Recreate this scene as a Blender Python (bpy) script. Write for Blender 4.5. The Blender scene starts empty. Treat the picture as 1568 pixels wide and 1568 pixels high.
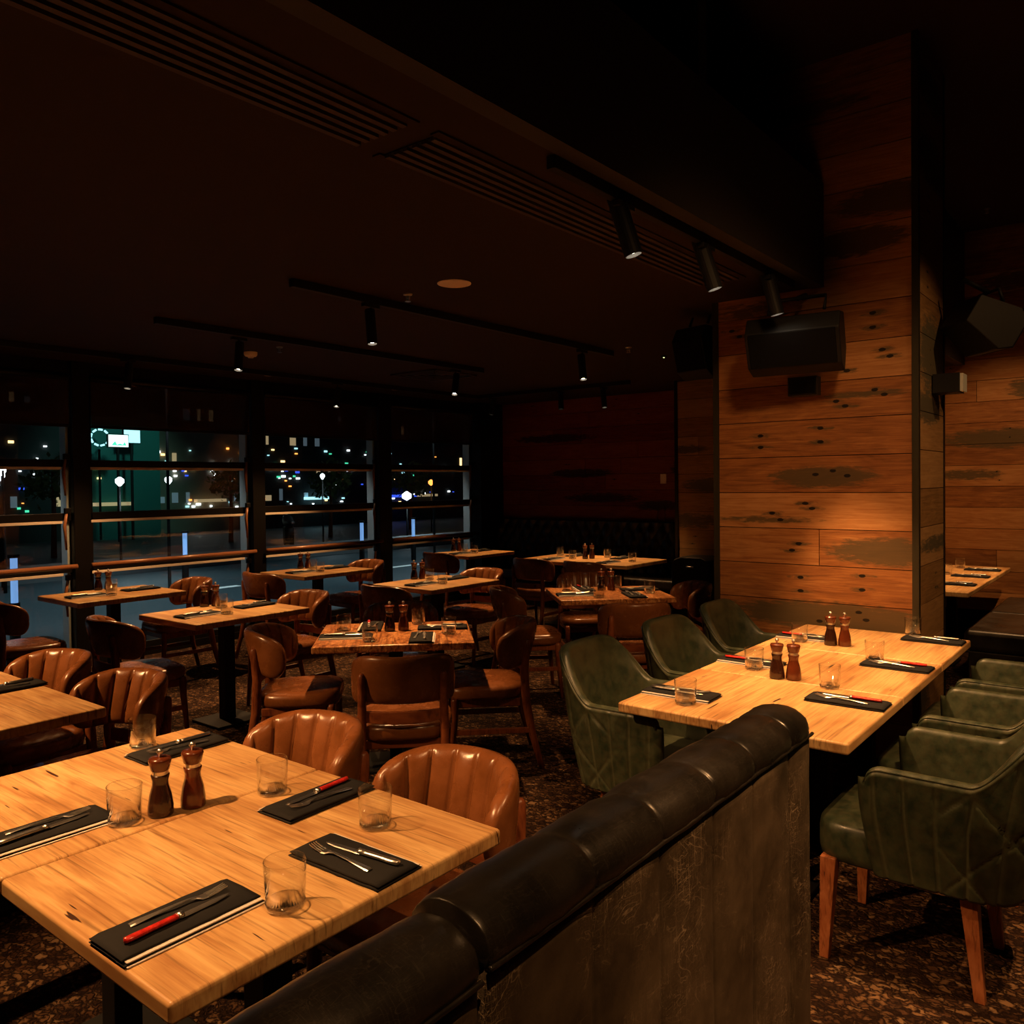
import bpy, math, random
from mathutils import Vector, Matrix
from mathutils.noise import noise as pnoise
S = bpy.context.scene
C = S.collection
PI = math.pi
# ------------------------------------------------------------ camera
cam_d = bpy.data.cameras.new('camera'); cam = bpy.data.objects.new('camera', cam_d); C.objects.link(cam); S.camera = cam
yaw, pit, rol = math.radians(38.51), math.radians(-1.004), math.radians(-.626)
fw = Vector((-math.sin(yaw)*math.cos(pit), math.cos(yaw)*math.cos(pit), math.sin(pit)))
rr = Vector((math.cos(yaw), math.sin(yaw), 0)); uu = rr.cross(fw)
r2 = math.cos(rol)*rr + math.sin(rol)*uu; u2 = -math.sin(rol)*rr + math.cos(rol)*uu
m = Matrix((r2, u2, -fw)).transposed().to_4x4(); m.translation = Vector((0, 0, 1.6)); cam.matrix_world = m
cam_d.sensor_width = 36; cam_d.lens = 36*1255/1568; cam_d.shift_y = -(784-761.4)/1568; cam_d.clip_start = .05; cam_d.clip_end = 300
# ------------------------------------------------------------ world, view
w = bpy.data.worlds.new('night'); S.world = w; w.use_nodes = True
w.node_tree.nodes['Background'].inputs[0].default_value = (.010, .014, .022, 1); w.node_tree.nodes['Background'].inputs[1].default_value = .35
S.view_settings.view_transform = 'Standard'; S.view_settings.look = 'None'; S.view_settings.gamma = 1; S.view_settings.exposure = 0
S.view_settings.use_curve_mapping = False
WARM = (1, .50, .19)
def spot(loc, aim, power, ang=55, blend=.6, col=WARM, r=.02, parent=None):
    l = bpy.data.lights.new('spot_lamp', 'SPOT'); l.energy = power; l.color = col; l.spot_size = math.radians(ang); l.spot_blend = blend; l.shadow_soft_size = r
    o = bpy.data.objects.new('spot_lamp', l); C.objects.link(o); o.location = loc
    o.rotation_euler = (Vector(aim)-Vector(loc)).to_track_quat('-Z', 'Y').to_euler()
    return o
# unseen ceiling spots, wall and column washes added as fill: (where, aim, watts, angle)
OFF = [((-2.38, .34, 2.44), (-1.95, 1.15, .75), 275, 70), ((-4.35, .35, 2.44), (-3.75, 1.1, .75), 330, 72),
       ((.55, 2.5, 3.9), (-.25, 2.9, 0), 430, 66), ((.25, .5, 3.9), (-.75, 1.6, .9), 190, 50),
       ((-.9, 7.1, 3.9), (-1.4, 7.8, .75), 620, 42), ((.2, 6.4, 3.9), (-1.3, 9.1, 1.0), 250, 48),
       ((.55, 1.0, 3.9), (-1.75, 4.87, 1.0), 420, 36), ((1.1, 4.2, 3.9), (-1.04, 5.2, 1.3), 80, 46)]
# ------------------------------------------------------------ node helpers
def mat(name):
    m = bpy.data.materials.new(name); m.use_nodes = True; nt = m.node_tree
    return m, nt, nt.nodes['Principled BSDF']
def N(nt, t, **k):
    n = nt.nodes.new(t)
    for a, b in k.items(): setattr(n, a, b)
    return n
def plain(name, col, rough=.5, metal=0, spec=.5, coat=0, emit=None, es=0):
    m, nt, p = mat(name); p.inputs['Base Color'].default_value = (*col, 1); p.inputs['Roughness'].default_value = rough
    p.inputs['Metallic'].default_value = metal; p.inputs['Specular IOR Level'].default_value = spec; p.inputs['Coat Weight'].default_value = coat
    if emit: p.inputs['Emission Color'].default_value = (*emit, 1); p.inputs['Emission Strength'].default_value = es
    return m
def ramp(nt, fac, stops):
    r = N(nt, 'ShaderNodeValToRGB'); e = r.color_ramp.elements
    while len(e) < len(stops): e.new(.5)
    for i, (p, c) in enumerate(stops): e[i].position = p; e[i].color = (*c, 1) if len(c) == 3 else c
    nt.links.new(fac, r.inputs[0]); return r.outputs[0]
def mapped(nt, vec, scale, add=None):
    mp = N(nt, 'ShaderNodeMapping'); mp.inputs['Scale'].default_value = scale; nt.links.new(vec, mp.inputs[0])
    if add is not None: nt.links.new(add, mp.inputs['Location'])
    return mp.outputs[0]
def noise(nt, vec, scale, detail=4, rough=.55, dist=0):
    n = N(nt, 'ShaderNodeTexNoise'); n.inputs['Scale'].default_value = scale; n.inputs['Detail'].default_value = detail
    n.inputs['Roughness'].default_value = rough; n.inputs['Distortion'].default_value = dist; nt.links.new(vec, n.inputs['Vector']); return n.outputs[0]
def mixc(nt, fac, a, b, mode='MIX'):
    n = N(nt, 'ShaderNodeMix', data_type='RGBA', blend_type=mode)
    for s, v in ((n.inputs[0], fac), (n.inputs[6], a), (n.inputs[7], b)):
        if hasattr(v, 'is_linked') or hasattr(v, 'links'): nt.links.new(v, s)
        elif isinstance(v, (int, float)): s.default_value = v
        else: s.default_value = (*v, 1)
    return n.outputs[2]
def math_(nt, op, a, b=0.):
    n = N(nt, 'ShaderNodeMath', operation=op)
    for s, v in ((n.inputs[0], a), (n.inputs[1], b)):
        if hasattr(v, 'links'): nt.links.new(v, s)
        else: s.default_value = v
    return n.outputs[0]
def bump(nt, p, h, strength=.2, dist=.01):
    b = N(nt, 'ShaderNodeBump'); b.inputs['Strength'].default_value = strength; b.inputs['Distance'].default_value = dist
    nt.links.new(h, b.inputs['Height']); nt.links.new(b.outputs[0], p.inputs['Normal'])
def objcoord(nt):
    return N(nt, 'ShaderNodeTexCoord').outputs['Object']
def randloc(nt):
    oi = N(nt, 'ShaderNodeObjectInfo'); c = N(nt, 'ShaderNodeCombineXYZ')
    for i, k in enumerate((7., 13., 29.)): nt.links.new(math_(nt, 'MULTIPLY', oi.outputs['Random'], k), c.inputs[i])
    return c.outputs[0]
def table_wood(name, c0, c1, c2, warp=.4, rough=.38, fig=False):
    m, nt, p = mat(name); v = objcoord(nt); rl = randloc(nt)
    big = noise(nt, mapped(nt, v, (3, 5, 5) if fig else (1.4, 5, 5), rl), 1.6, 3, .5, warp*2)
    fine = noise(nt, mapped(nt, v, (4, 17, 10) if fig else (1.6, 34, 10), rl), 2.2, 6, .6, warp)
    f = math_(nt, 'ADD', math_(nt, 'MULTIPLY', big, .55), math_(nt, 'MULTIPLY', fine, .45))
    col = ramp(nt, f, [(.38, c0), (.5, c1), (.62, c2)])
    streak = noise(nt, mapped(nt, v, (2.0, 70, 10), rl), 1.7, 3, .5, .3)
    sm = ramp(nt, streak, [(.56, (0, 0, 0)), (.68, (1, 1, 1))])
    col = mixc(nt, math_(nt, 'MULTIPLY', sm, .6), col, tuple(x*.38 for x in c0))
    crack = noise(nt, mapped(nt, v, (5, 60, 10), rl), 1.0, 2, .4, .2)
    cm = ramp(nt, crack, [(.72, (0, 0, 0)), (.74, (1, 1, 1))])
    col = mixc(nt, cm, col, (.05, .02, .01)); nt.links.new(col, p.inputs['Base Color'])
    p.inputs['Roughness'].default_value = rough; p.inputs['Specular IOR Level'].default_value = .35
    bump(nt, p, streak, .08, .004); return m
M = {}
M['wood'] = table_wood('honey oak', (.36, .175, .065), (.52, .30, .12), (.66, .43, .19))
M['wood2'] = table_wood('figured red gum', (.10, .026, .009), (.40, .155, .052), (.66, .34, .13), 2.2, .28, True)
M['edge'] = table_wood('oak edge', (.36, .19, .07), (.48, .27, .11), (.56, .34, .15))
def leather(name, a, b, rough=.38, scratch=0, sc=9., coat=0.1):
    m, nt, p = mat(name); v = objcoord(nt)
    n1 = noise(nt, v, sc, 5, .6); col = ramp(nt, n1, [(.35, a), (.65, b)])
    if scratch:
        tot = None
        for s, t in (((3, 60, 3), .3), ((40, 4, 9), .8), ((9, 9, 70), 1.2)):
            q = noise(nt, mapped(nt, v, s), 1.2, 3, .5, 1.5+t)
            q = ramp(nt, q, [(.49, (0, 0, 0)), (.5, (1, 1, 1)), (.51, (0, 0, 0))])
            tot = q if tot is None else math_(nt, 'MAXIMUM', tot, q)
        patch = ramp(nt, noise(nt, v, 3.5, 3), [(.45, (0, 0, 0)), (.6, (1, 1, 1))])
        col = mixc(nt, math_(nt, 'MULTIPLY', math_(nt, 'MULTIPLY', tot, patch), scratch), col, tuple(min(1, x*3.2+.04) for x in b))
    if name.startswith('green'):
        sa = N(nt, 'ShaderNodeAttribute', attribute_name='seam'); col = mixc(nt, math_(nt, 'MULTIPLY', sa.outputs['Fac'], .38), col, (.17, .17, .095))
        sp = ramp(nt, noise(nt, v, 45, 4, .7), [(.46, (0, 0, 0)), (.6, (1, 1, 1))]); col = mixc(nt, math_(nt, 'MULTIPLY', sp, .35), col, (.055, .045, .022))
    nt.links.new(col, p.inputs['Base Color'])
    nt.links.new(ramp(nt, n1, [(.3, (rough-.08,)*3), (.7, (rough+.1,)*3)]), p.inputs['Roughness'])
    p.inputs['Coat Weight'].default_value = coat; p.inputs['Coat Roughness'].default_value = .3
    bump(nt, p, noise(nt, v, 160, 3), .12, .002); return m
M['tan'] = leather('tan leather', (.15, .050, .014), (.225, .078, .025), .25)
M['green'] = leather('green leather', (.018, .029, .017), (.053, .063, .033), .38, 0, 22)
M['black_leather'] = leather('aged black leather', (.009, .008, .0065), (.024, .019, .014), .34, .25, 6, .2)
M['panel_leather'] = leather('scuffed brown black leather', (.034, .026, .017), (.115, .082, .050), .48, 1., 5)
M['dark_wood'] = table_wood('mahogany stained chair wood', (.12, .030, .010), (.20, .055, .018), (.26, .08, .028), .4, .35)
M['leg_wood'] = table_wood('red brown leg wood', (.24, .065, .022), (.34, .11, .04), (.42, .15, .06), .4, .4)
M['mill_dark'] = plain('dark walnut mill', (.030, .009, .004), .22, coat=.5)
M['mill_red'] = plain('reddish walnut mill', (.10, .022, .007), .22, coat=.5)
M['steel'] = plain('brushed steel', (.85, .82, .78), .3, 1)
M['black_metal'] = plain('black powder coat', (.008, .008, .008), .6, 0, .3)
M['black_gloss'] = plain('black plastic', (.006, .006, .006), .45, spec=.3)
M['grille'] = plain('black speaker mesh', (.004, .004, .004), .8, spec=.1)
M['trim'] = plain('raw steel angle', (.055, .050, .032), .45, .6)
M['napkin'] = plain('black napkin cloth', (.013, .013, .014), .85, spec=.2)
M['white_cloth'] = plain('white napkin lining', (.62, .56, .52), .8, spec=.2)
M['red_handle'] = leather('marbled red resin', (.30, .008, .006), (.62, .03, .02), .2, 0, 60, .4)
M['ceil'] = plain('dark brown ceiling paint', (.030, .016, .009), .75, spec=.2)
M['ceil_high'] = plain('black brown ceiling paint', (.030, .014, .010), .85, spec=.2)
M['bulk'] = plain('charcoal bulkhead paint', (.028, .023, .018), .7)
M['slat'] = plain('grille slat paint', (.045, .024, .016), .6)
M['void'] = plain('black recess', (.002, .002, .002), .9)
M['white_plastic'] = plain('white plastic', (.92, .78, .66), .5)
M['lens'] = plain('lamp lens', (1, 1, 1), .3, emit=(1, .82, .6), es=60)
M['frame'] = plain('black window frame', (.006, .0055, .005), .4, .3)
M['lip'] = plain('bronze aluminium lip', (.85, .74, .62), .45, 0)
M['copper'] = plain('polished timber handrail', (.30, .12, .05), .28, coat=.3)
M['jamb'] = plain('pale aluminium jamb', (.72, .76, .73), .5, .1)
M['blind'] = plain('brown roller blind cloth', (.030, .012, .009), .9)
_m, nt, p = mat('blind mesh'); p.inputs['Base Color'].default_value = (.035, .016, .012, 1); p.inputs['Roughness'].default_value = .9
tr = N(nt, 'ShaderNodeBsdfTransparent'); tr.inputs[0].default_value = (1, .9, .85, 1); mx = N(nt, 'ShaderNodeMixShader'); mx.inputs[0].default_value = .80
nt.links.new(tr.outputs[0], mx.inputs[1]); nt.links.new(p.outputs[0], mx.inputs[2]); nt.links.new(mx.outputs[0], nt.nodes['Material Output'].inputs[0]); M['blind'] = _m
def glass(name, tint, ior=1.5, rough=0., gain=1.0, edge=None):
    m = bpy.data.materials.new(name); m.use_nodes = True; nt = m.node_tree; nt.nodes.remove(nt.nodes['Principled BSDF'])
    t = N(nt, 'ShaderNodeBsdfTransparent'); g = N(nt, 'ShaderNodeBsdfGlossy'); g.inputs['Roughness'].default_value = rough
    lf = N(nt, 'ShaderNodeLayerWeight'); lf.inputs[0].default_value = .5
    fr = N(nt, 'ShaderNodeMath', operation='MULTIPLY_ADD'); nt.links.new(math_(nt, 'POWER', lf.outputs['Facing'], 3.4), fr.inputs[0]); fr.inputs[1].default_value = .95; fr.inputs[2].default_value = .05
    if edge:
        lw = N(nt, 'ShaderNodeLayerWeight'); lw.inputs[0].default_value = .5
        nt.links.new(ramp(nt, lw.outputs['Facing'], [(.80, tint), (.99, edge)]), t.inputs[0])
    else: t.inputs[0].default_value = (*tint, 1)
    mx = N(nt, 'ShaderNodeMixShader'); nt.links.new(math_(nt, 'MULTIPLY', fr.outputs[0], gain), mx.inputs[0])
    if 'base' in name:
        b = N(nt, 'ShaderNodeBump'); b.inputs['Strength'].default_value = .6; b.inputs['Distance'].default_value = .01
        nt.links.new(noise(nt, objcoord(nt), 70, 2), b.inputs['Height']); nt.links.new(b.outputs[0], g.inputs['Normal'])
    nt.links.new(t.outputs[0], mx.inputs[1]); nt.links.new(g.outputs[0], mx.inputs[2]); nt.links.new(mx.outputs[0], nt.nodes['Material Output'].inputs[0]); return m
M['tumbler'] = glass('tumbler glass', (.992, .99, .985), 1.45, .03, 1., (.50, .47, .43))
M['tumbler_base'] = glass('thick glass base', (.95, .93, .90), 1.5, .10, 3.6, (.35, .30, .25))
M['pane'] = glass('window glass', (.93, .95, .95), 1.5)
# carpet
m_, nt, p = mat('mottled carpet'); v = objcoord(nt)
wv = N(nt, 'ShaderNodeVectorMath', operation='ADD'); nz = N(nt, 'ShaderNodeTexNoise'); nz.inputs['Scale'].default_value = 30; nt.links.new(v, nz.inputs['Vector'])
sc_ = N(nt, 'ShaderNodeVectorMath', operation='SCALE'); sc_.inputs['Scale'].default_value = .055; nt.links.new(nz.outputs['Color'], sc_.inputs[0])
nt.links.new(v, wv.inputs[0]); nt.links.new(sc_.outputs[0], wv.inputs[1])
vo = N(nt, 'ShaderNodeTexVoronoi', feature='DISTANCE_TO_EDGE'); vo.inputs['Scale'].default_value = 30; nt.links.new(mapped(nt, wv.outputs[0], (1, 1.7, 1)), vo.inputs['Vector'])
vc = N(nt, 'ShaderNodeTexVoronoi'); vc.inputs['Scale'].default_value = 30; nt.links.new(mapped(nt, wv.outputs[0], (1, 1.7, 1)), vc.inputs['Vector'])
sep = N(nt, 'ShaderNodeSeparateColor'); nt.links.new(vc.outputs['Color'], sep.inputs[0])
patch = noise(nt, v, 3.2, 3)
cell = ramp(nt, math_(nt, 'ADD', math_(nt, 'MULTIPLY', sep.outputs[0], .7), math_(nt, 'MULTIPLY', patch, .35)), [(.25, (.025, .012, .007)), (.5, (.085, .040, .020)), (.78, (.19, .105, .05)), (.97, (.30, .19, .105))])
edge = ramp(nt, math_(nt, 'ADD', vo.outputs[0], math_(nt, 'MULTIPLY', math_(nt, 'SUBTRACT', noise(nt, v, 90, 2), .5), .35)), [(.02, (0, 0, 0)), (.25, (1, 1, 1))])
nt.links.new(mixc(nt, edge, (.014, .007, .005), cell), p.inputs['Base Color']); p.inputs['Roughness'].default_value = .95; p.inputs['Specular IOR Level'].default_value = .1
bump(nt, p, edge, .6, .01); M['carpet'] = m_
# reclaimed plank material driven by per-board attributes
def plankmat(name, cols, grey, dark=1.):
    m, nt, p = mat(name)
    g = N(nt, 'ShaderNodeAttribute', attribute_name='gc'); a = N(nt, 'ShaderNodeAttribute', attribute_name='pl')
    s = N(nt, 'ShaderNodeSeparateColor'); nt.links.new(a.outputs['Color'], s.inputs[0])
    v = g.outputs['Vector']
    fine = noise(nt, mapped(nt, v, (1.1, 30, 1)), 2., 8, .68, 1.6); big = noise(nt, mapped(nt, v, (1.6, 7, 1)), 1.7, 4, .55, 2)
    f = math_(nt, 'ADD', math_(nt, 'ADD', math_(nt, 'MULTIPLY', fine, .75), math_(nt, 'MULTIPLY', big, .45)), math_(nt, 'MULTIPLY', s.outputs[0], .28))
    col = ramp(nt, f, [(.48, cols[0]), (.72, cols[1]), (.95, cols[2])])
    nn = noise(nt, mapped(nt, v, (5, 22, 1)), 2.5, 5, .65, .5)
    st = math_(nt, 'ADD', s.outputs[1], math_(nt, 'MULTIPLY', math_(nt, 'SUBTRACT', nn, .5), 2.0))
    sm = ramp(nt, math_(nt, 'MULTIPLY', st, math_(nt, 'MINIMUM', math_(nt, 'MULTIPLY', s.outputs[1], 4.), 1.)), [(.16, (0, 0, 0)), (.62, (1, 1, 1))])
    col = mixc(nt, math_(nt, 'MULTIPLY', sm, .9), col, grey)
    st2 = math_(nt, 'MULTIPLY', s.outputs[2], 1.)
    hm = ramp(nt, math_(nt, 'ADD', st2, math_(nt, 'MULTIPLY', math_(nt, 'SUBTRACT', nn, .5), .3)), [(.35, (0, 0, 0)), (.55, (1, 1, 1))])
    col = mixc(nt, hm, col, (.010, .006, .004))
    nt.links.new(col, p.inputs['Base Color']); p.inputs['Roughness'].default_value = .55; p.inputs['Specular IOR Level'].default_value = .3
    dk = noise(nt, mapped(nt, v, (2.2, 55, 1)), 1.6, 4, .6, .6)
    bump(nt, p, fine, .25, .004); return m
M['plank'] = plankmat('reclaimed orange planks', [(.15, .052, .014), (.32, .130, .040), (.46, .23, .085)], (.085, .062, .030))
M['plank_side'] = plankmat('reclaimed brown planks', [(.20, .11, .040), (.36, .20, .08), (.48, .28, .12)], (.085, .085, .060))
M['plank_red'] = plankmat('reclaimed red stained planks', [(.12, .012, .008), (.20, .030, .016), (.26, .07, .028)], (.02, .008, .006))
# ------------------------------------------------------------ mesh helpers
class MB:
    def __init__(s): s.v = []; s.f = []; s.attr = {}
    def add(s, vs, fs):
        o = len(s.v); s.v += [tuple(v) for v in vs]; s.f += [tuple(i+o for i in f) for f in fs]; return s
    def box(s, x0, x1, y0, y1, z0, z1, M4=None):
        vs = [Vector((x, y, z)) for z in (z0, z1) for x, y in ((x0, y0), (x1, y0), (x1, y1), (x0, y1))]
        if M4: vs = [M4 @ v for v in vs]
        return s.add(vs, [(3, 2, 1, 0), (4, 5, 6, 7), (0, 1, 5, 4), (1, 2, 6, 5), (2, 3, 7, 6), (3, 0, 4, 7)])
    def prism(s, pts, z0, z1, M4=None):
        n = len(pts); vs = [Vector((x, y, z0)) for x, y in pts]+[Vector((x, y, z1)) for x, y in pts]
        if M4: vs = [M4 @ v for v in vs]
        return s.add(vs, [tuple(range(n-1, -1, -1)), tuple(range(n, 2*n))]+[(i, (i+1) % n, n+(i+1) % n, n+i) for i in range(n)])
    def lathe(s, prof, n=24, c=(0, 0, 0), close=False):
        vs = []; fs = []
        for r, z in prof:
            for i in range(n): a = 2*PI*i/n; vs.append((c[0]+r*math.cos(a), c[1]+r*math.sin(a), c[2]+z))
        k = len(prof)
        for j in range(k if close else k-1):
            for i in range(n): a, b = j*n, ((j+1) % k)*n; fs.append((a+i, a+(i+1) % n, b+(i+1) % n, b+i))
        if not close:
            fs.append(tuple(range(n-1, -1, -1))); fs.append(tuple((k-1)*n+i for i in range(n)))
        return s.add(vs, fs)
    def tube(s, pts, rad, n=10, sx=1., sy=1., cap=True):
        pts = [Vector(p) for p in pts]; k = len(pts)
        if not hasattr(rad, '__len__'): rad = [rad]*k
        vs = []; fs = []; ref = None
        for j, p in enumerate(pts):
            d = (pts[min(j+1, k-1)]-pts[max(j-1, 0)]).normalized()
            if ref is None: ref = Vector((1, 0, 0)) if abs(d.x) < .9 else Vector((0, 1, 0))
            a = (ref-d*ref.dot(d)).normalized(); b = d.cross(a); ref = a
            for i in range(n): t = 2*PI*i/n+PI/4; vs.append(p+a*math.cos(t)*rad[j]*sx+b*math.sin(t)*rad[j]*sy)
        for j in range(k-1):
            for i in range(n): fs.append((j*n+i, j*n+(i+1) % n, (j+1)*n+(i+1) % n, (j+1)*n+i))
        if cap: fs += [tuple(range(n-1, -1, -1)), tuple((k-1)*n+i for i in range(n))]
        return s.add(vs, fs)
    def loops(s, L, cap=True):       # list of closed loops
        n = len(L[0]); vs = [p for l in L for p in l]; fs = []
        for j in range(len(L)-1):
            for i in range(n): fs.append((j*n+i, j*n+(i+1) % n, (j+1)*n+(i+1) % n, (j+1)*n+i))
        if cap: fs += [tuple(range(n-1, -1, -1)), tuple((len(L)-1)*n+i for i in range(n))]
        return s.add(vs, fs)
    def build(s, name, m, parent=None, smooth=False, bevel=0, seg=2, loc=None, rz=0, sub=0):
        me = bpy.data.meshes.new(name); me.from_pydata(s.v, [], s.f); me.materials.append(M[m]); me.update()
        o = bpy.data.objects.new(name, me); C.objects.link(o)
        if smooth: me.polygons.foreach_set('use_smooth', [True]*len(me.polygons))
        if bevel:
            b = o.modifiers.new('bevel', 'BEVEL'); b.width = bevel; b.segments = seg; b.limit_method = 'ANGLE'; b.angle_limit = math.radians(40)
            me.polygons.foreach_set('use_smooth', [True]*len(me.polygons))
            if not smooth:
                try: me.set_sharp_from_angle(angle=math.radians(35))
                except Exception: pass
                b.harden_normals = True
        if sub: q = o.modifiers.new('sub', 'SUBSURF'); q.levels = sub; q.render_levels = sub
        if parent: o.parent = parent
        if loc: o.location = loc
        o.rotation_euler[2] = rz
        return o
def tag(o, label=None, cat=None, group=None, kind=None):
    if label: o['label'] = label
    if cat: o['category'] = cat
    if group: o['group'] = group
    if kind: o['kind'] = kind
    return o
def thing(name, label, cat, loc=(0, 0, 0), rz=0, group=None):
    o = bpy.data.objects.new(name, None); o.empty_display_size = .05; C.objects.link(o); o.location = loc; o.rotation_euler[2] = rz
    return tag(o, label, cat, group)
KIDS = {}
def copy_tree(o, parent=None):
    c = o.copy(); C.objects.link(c)
    if parent: c.parent = parent
    for ch in [x for x in o.children]: copy_tree(ch, c)
    return c
USED = set()
def inst(proto, loc, rz, label, group=None):
    o = proto if proto.name not in USED else copy_tree(proto)
    USED.add(proto.name); o.location = loc; o.rotation_euler[2] = rz; o['label'] = label
    if group: o['group'] = group
    return o
def struct(o): o['kind'] = 'structure'; return o
def sbox(name, m, *a, **k): return struct(MB().box(*a).build(name, m, **k))
def sstep(x, a=0., b=1.):
    t = max(0, min(1, (x-a)/(b-a))); return t*t*(3-2*t)
# ------------------------------------------------------------ room shell
sbox('floor', 'carpet', -7.6, 3.2, -2.6, 9.3, -.10, 0)
sbox('ceiling', 'ceil', -7.75, -1.62, -2.6, 9.35, 2.72, 2.80)
sbox('ceiling', 'ceil_high', -7.75, 3.3, -2.6, 9.35, 4.02, 4.12)
sbox('wall_right', 'ceil_high', 3.2, 3.3, -2.6, 9.35, 0, 4.02)
sbox('wall_near', 'ceil_high', -7.75, 3.3, -2.7, -2.6, 0, 4.02)
sbox('wall_void', 'void', -7.75, -7.65, -2.6, 9.35, 2.80, 4.02)
sbox('trim_1', 'bulk', -1.62, -1.545, -2.6, 4.865, 2.715, 3.312)      # parapet bulkhead
sbox('trim_2', 'bulk', -1.62, -1.545, 5.52, 9.15, 2.715, 4.02)
sbox('trim_3', 'bulk', -1.60, -1.555, 3.26, 3.34, 3.312, 4.02)        # post on the parapet
def planks(name, o, u, nrm, L, z0, z1, h, hoff, res, m, seed, stains=(), holes=(), breaks=None, auto=0.0, diag=0.):
    rnd = random.Random(seed); b = MB(); gc = []; pl = []
    o = Vector(o); u = Vector(u); nrm = Vector(nrm)
    def patch(s0, s1, a0, a1, rv, tint):
        ns = max(1, int((s1-s0)/res)); nz = max(2, int((a1-a0)/(res*.8))); g = .0022; vs = []; idx = len(b.v)
        for j in range(nz+3):
            for i in range(ns+3):
                border = i in (0, ns+2) or j in (0, nz+2)
                s = s0+g+(s1-s0-2*g)*min(max((i-1)/ns, 0), 1); z = a0+g+(a1-a0-2*g)*min(max((j-1)/nz, 0), 1)
                zz = z+diag*s
                q = o+u*s+nrm*(-.016 if border else 0); q.z = zz; vs.append(q)
                gc.append((s+rv*9, z+rv*3, rv*7)); st = 0; ho = 0
                for (cs, cz, rs, rz_, k) in stains:
                    d = ((s-cs)/rs)**2+((z-cz)/rz_)**2
                    if d < 2.2: st = max(st, k*max(0, 1-d*.5))
                for (cs, cz, rs, rz_) in holes:
                    d = ((s-cs)/rs)**2+((z-cz)/rz_)**2
                    if d < 2: ho = max(ho, 1-d*.55)
                    d2 = ((s-cs)/(rs*4))**2+((z-cz)/(rz_*1.6))**2
                    if d2 < 1.5: st = max(st, .55*(1-d2*.6))
                pl.append((tint, st, ho, 1))
        w_ = ns+3; fs = [(j*w_+i, j*w_+i+1, (j+1)*w_+i+1, (j+1)*w_+i) for j in range(nz+2) for i in range(ns+2)]
        if u.cross(Vector((0, 0, 1))).dot(nrm) < 0: fs = [f[::-1] for f in fs]
        b.add(vs, fs)
    k0 = math.floor((z0-hoff)/h); k = k0
    autoh = []
    if auto:
        for _ in range(int(L*(z1-z0)*auto)):
            s = rnd.uniform(.05, L-.05); kk = rnd.randint(0, int((z1-z0)/h)); z = hoff+(k0+kk)*h
            for dz in (.28, .68): autoh.append((s+rnd.uniform(-.04, .04), z+h*dz, .011, .006))
        holes = list(holes)+autoh
        for _ in range(int(L*(z1-z0)*auto*.25)):
            stains = list(stains)+[(rnd.uniform(0, L), hoff+(k0+rnd.randint(0, int((z1-z0)/h))+.5)*h, rnd.uniform(.15, .5), rnd.uniform(.03, .1), .85)]
    while hoff+k*h < z1:
        a0, a1 = max(z0, hoff+k*h), min(z1, hoff+(k+1)*h)
        cuts = [0, L]
        if breaks is None: cuts = [0]+sorted(rnd.uniform(.1, L-.1) for _ in range(1 if L < 3 and rnd.random() < .4 else int(L/1.6)))+[L]
        elif k in breaks: cuts = [0]+breaks[k]+[L]
        for s0, s1 in zip(cuts, cuts[1:]):
            if s1-s0 > .03 and a1-a0 > .01: patch(s0, s1, a0, a1, rnd.random(), rnd.random())
        k += 1
    ob = b.build(name, m, smooth=False)
    at = ob.data.attributes.new('gc', 'FLOAT_VECTOR', 'POINT'); at.data.foreach_set('vector', [x for t in gc for x in t])
    ac = ob.data.attributes.new('pl', 'FLOAT_COLOR', 'POINT'); ac.data.foreach_set('color', [x for t in pl for x in t])
    return struct(ob)
# plank-clad column; board coordinates measured from its left edge X=-2.2
X0 = -2.2
col_st = [(x-X0, z, a, b_, k) for x, z, a, b_, k in [(-1.56, 1.615, .26, .055, 1.1), (-1.16, 3.15, .28, .075, 1.1), (-1.38, 2.94, .26, .07, 1.1), (-1.5, .80, .55, .075, 1.15), (-1.2, 1.19, .30, .07, .95),
          (-1.32, 2.08, .20, .02, .8), (-1.9, 1.36, .3, .02, .7), (-2.0, 2.64, .25, .05, .6), (-1.75, 3.75, .4, .05, .9)]]
col_h = [(x-X0, z, .020, .010) for x, z in [(-2.11, 2.53), (-2.06, 2.49), (-1.28, 2.53), (-1.28, 2.45), (-1.23, 2.32), (-1.19, 2.28), (-1.42, 2.22), (-1.27, 2.1), (-1.22, 2.07), (-1.48, 2.05), (-1.43, 2.02), (-1.93, 1.87), (-1.93, 1.8), (-1.57, 1.9), (-1.57, 1.82), (-1.66, 1.46), (-1.62, 1.43), (-1.86, 1.4), (-1.81, 1.36), (-1.7, 1.22), (-1.74, 1.18), (-1.69, 1.02), (-1.69, .94), (-1.34, 1.05), (-1.34, .97), (-1.36, .84), (-1.32, .8), (-1.58, .77), (-1.6, 1.63), (-1.5, 1.65), (-1.42, 1.62)]]
H0 = .022; PH = .2145
sbox('wall_column', 'void', -2.185, -1.06, 4.886, 5.49, 0, 4.02)
planks('wall_column_front', (X0, 4.87, 0), (1, 0, 0), (0, -1, 0), 1.125, 0, 4.02, PH, H0, .009, 'plank', 5, col_st, col_h, {5: [.62], 1: [.4], 16: [.5]})
planks('wall_column_side', (-1.045, 4.905, 0), (0, 1, 0), (1, 0, 0), .60, 0, 4.02, PH, H0+.02, .011, 'plank_side', 9, [(.3, 2.3, .3, .2, 1), (.3, 3.4, .3, .12, .9), (.2, 2.0, .3, .08, 1.)], (), {}, 5)
sbox('trim_4', 'trim', -1.077, -1.043, 4.862, 4.902, 0, 4.02)
sbox('trim_5', 'trim', -2.235, -2.2, 4.862, 5.5, 0, 2.72)
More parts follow.
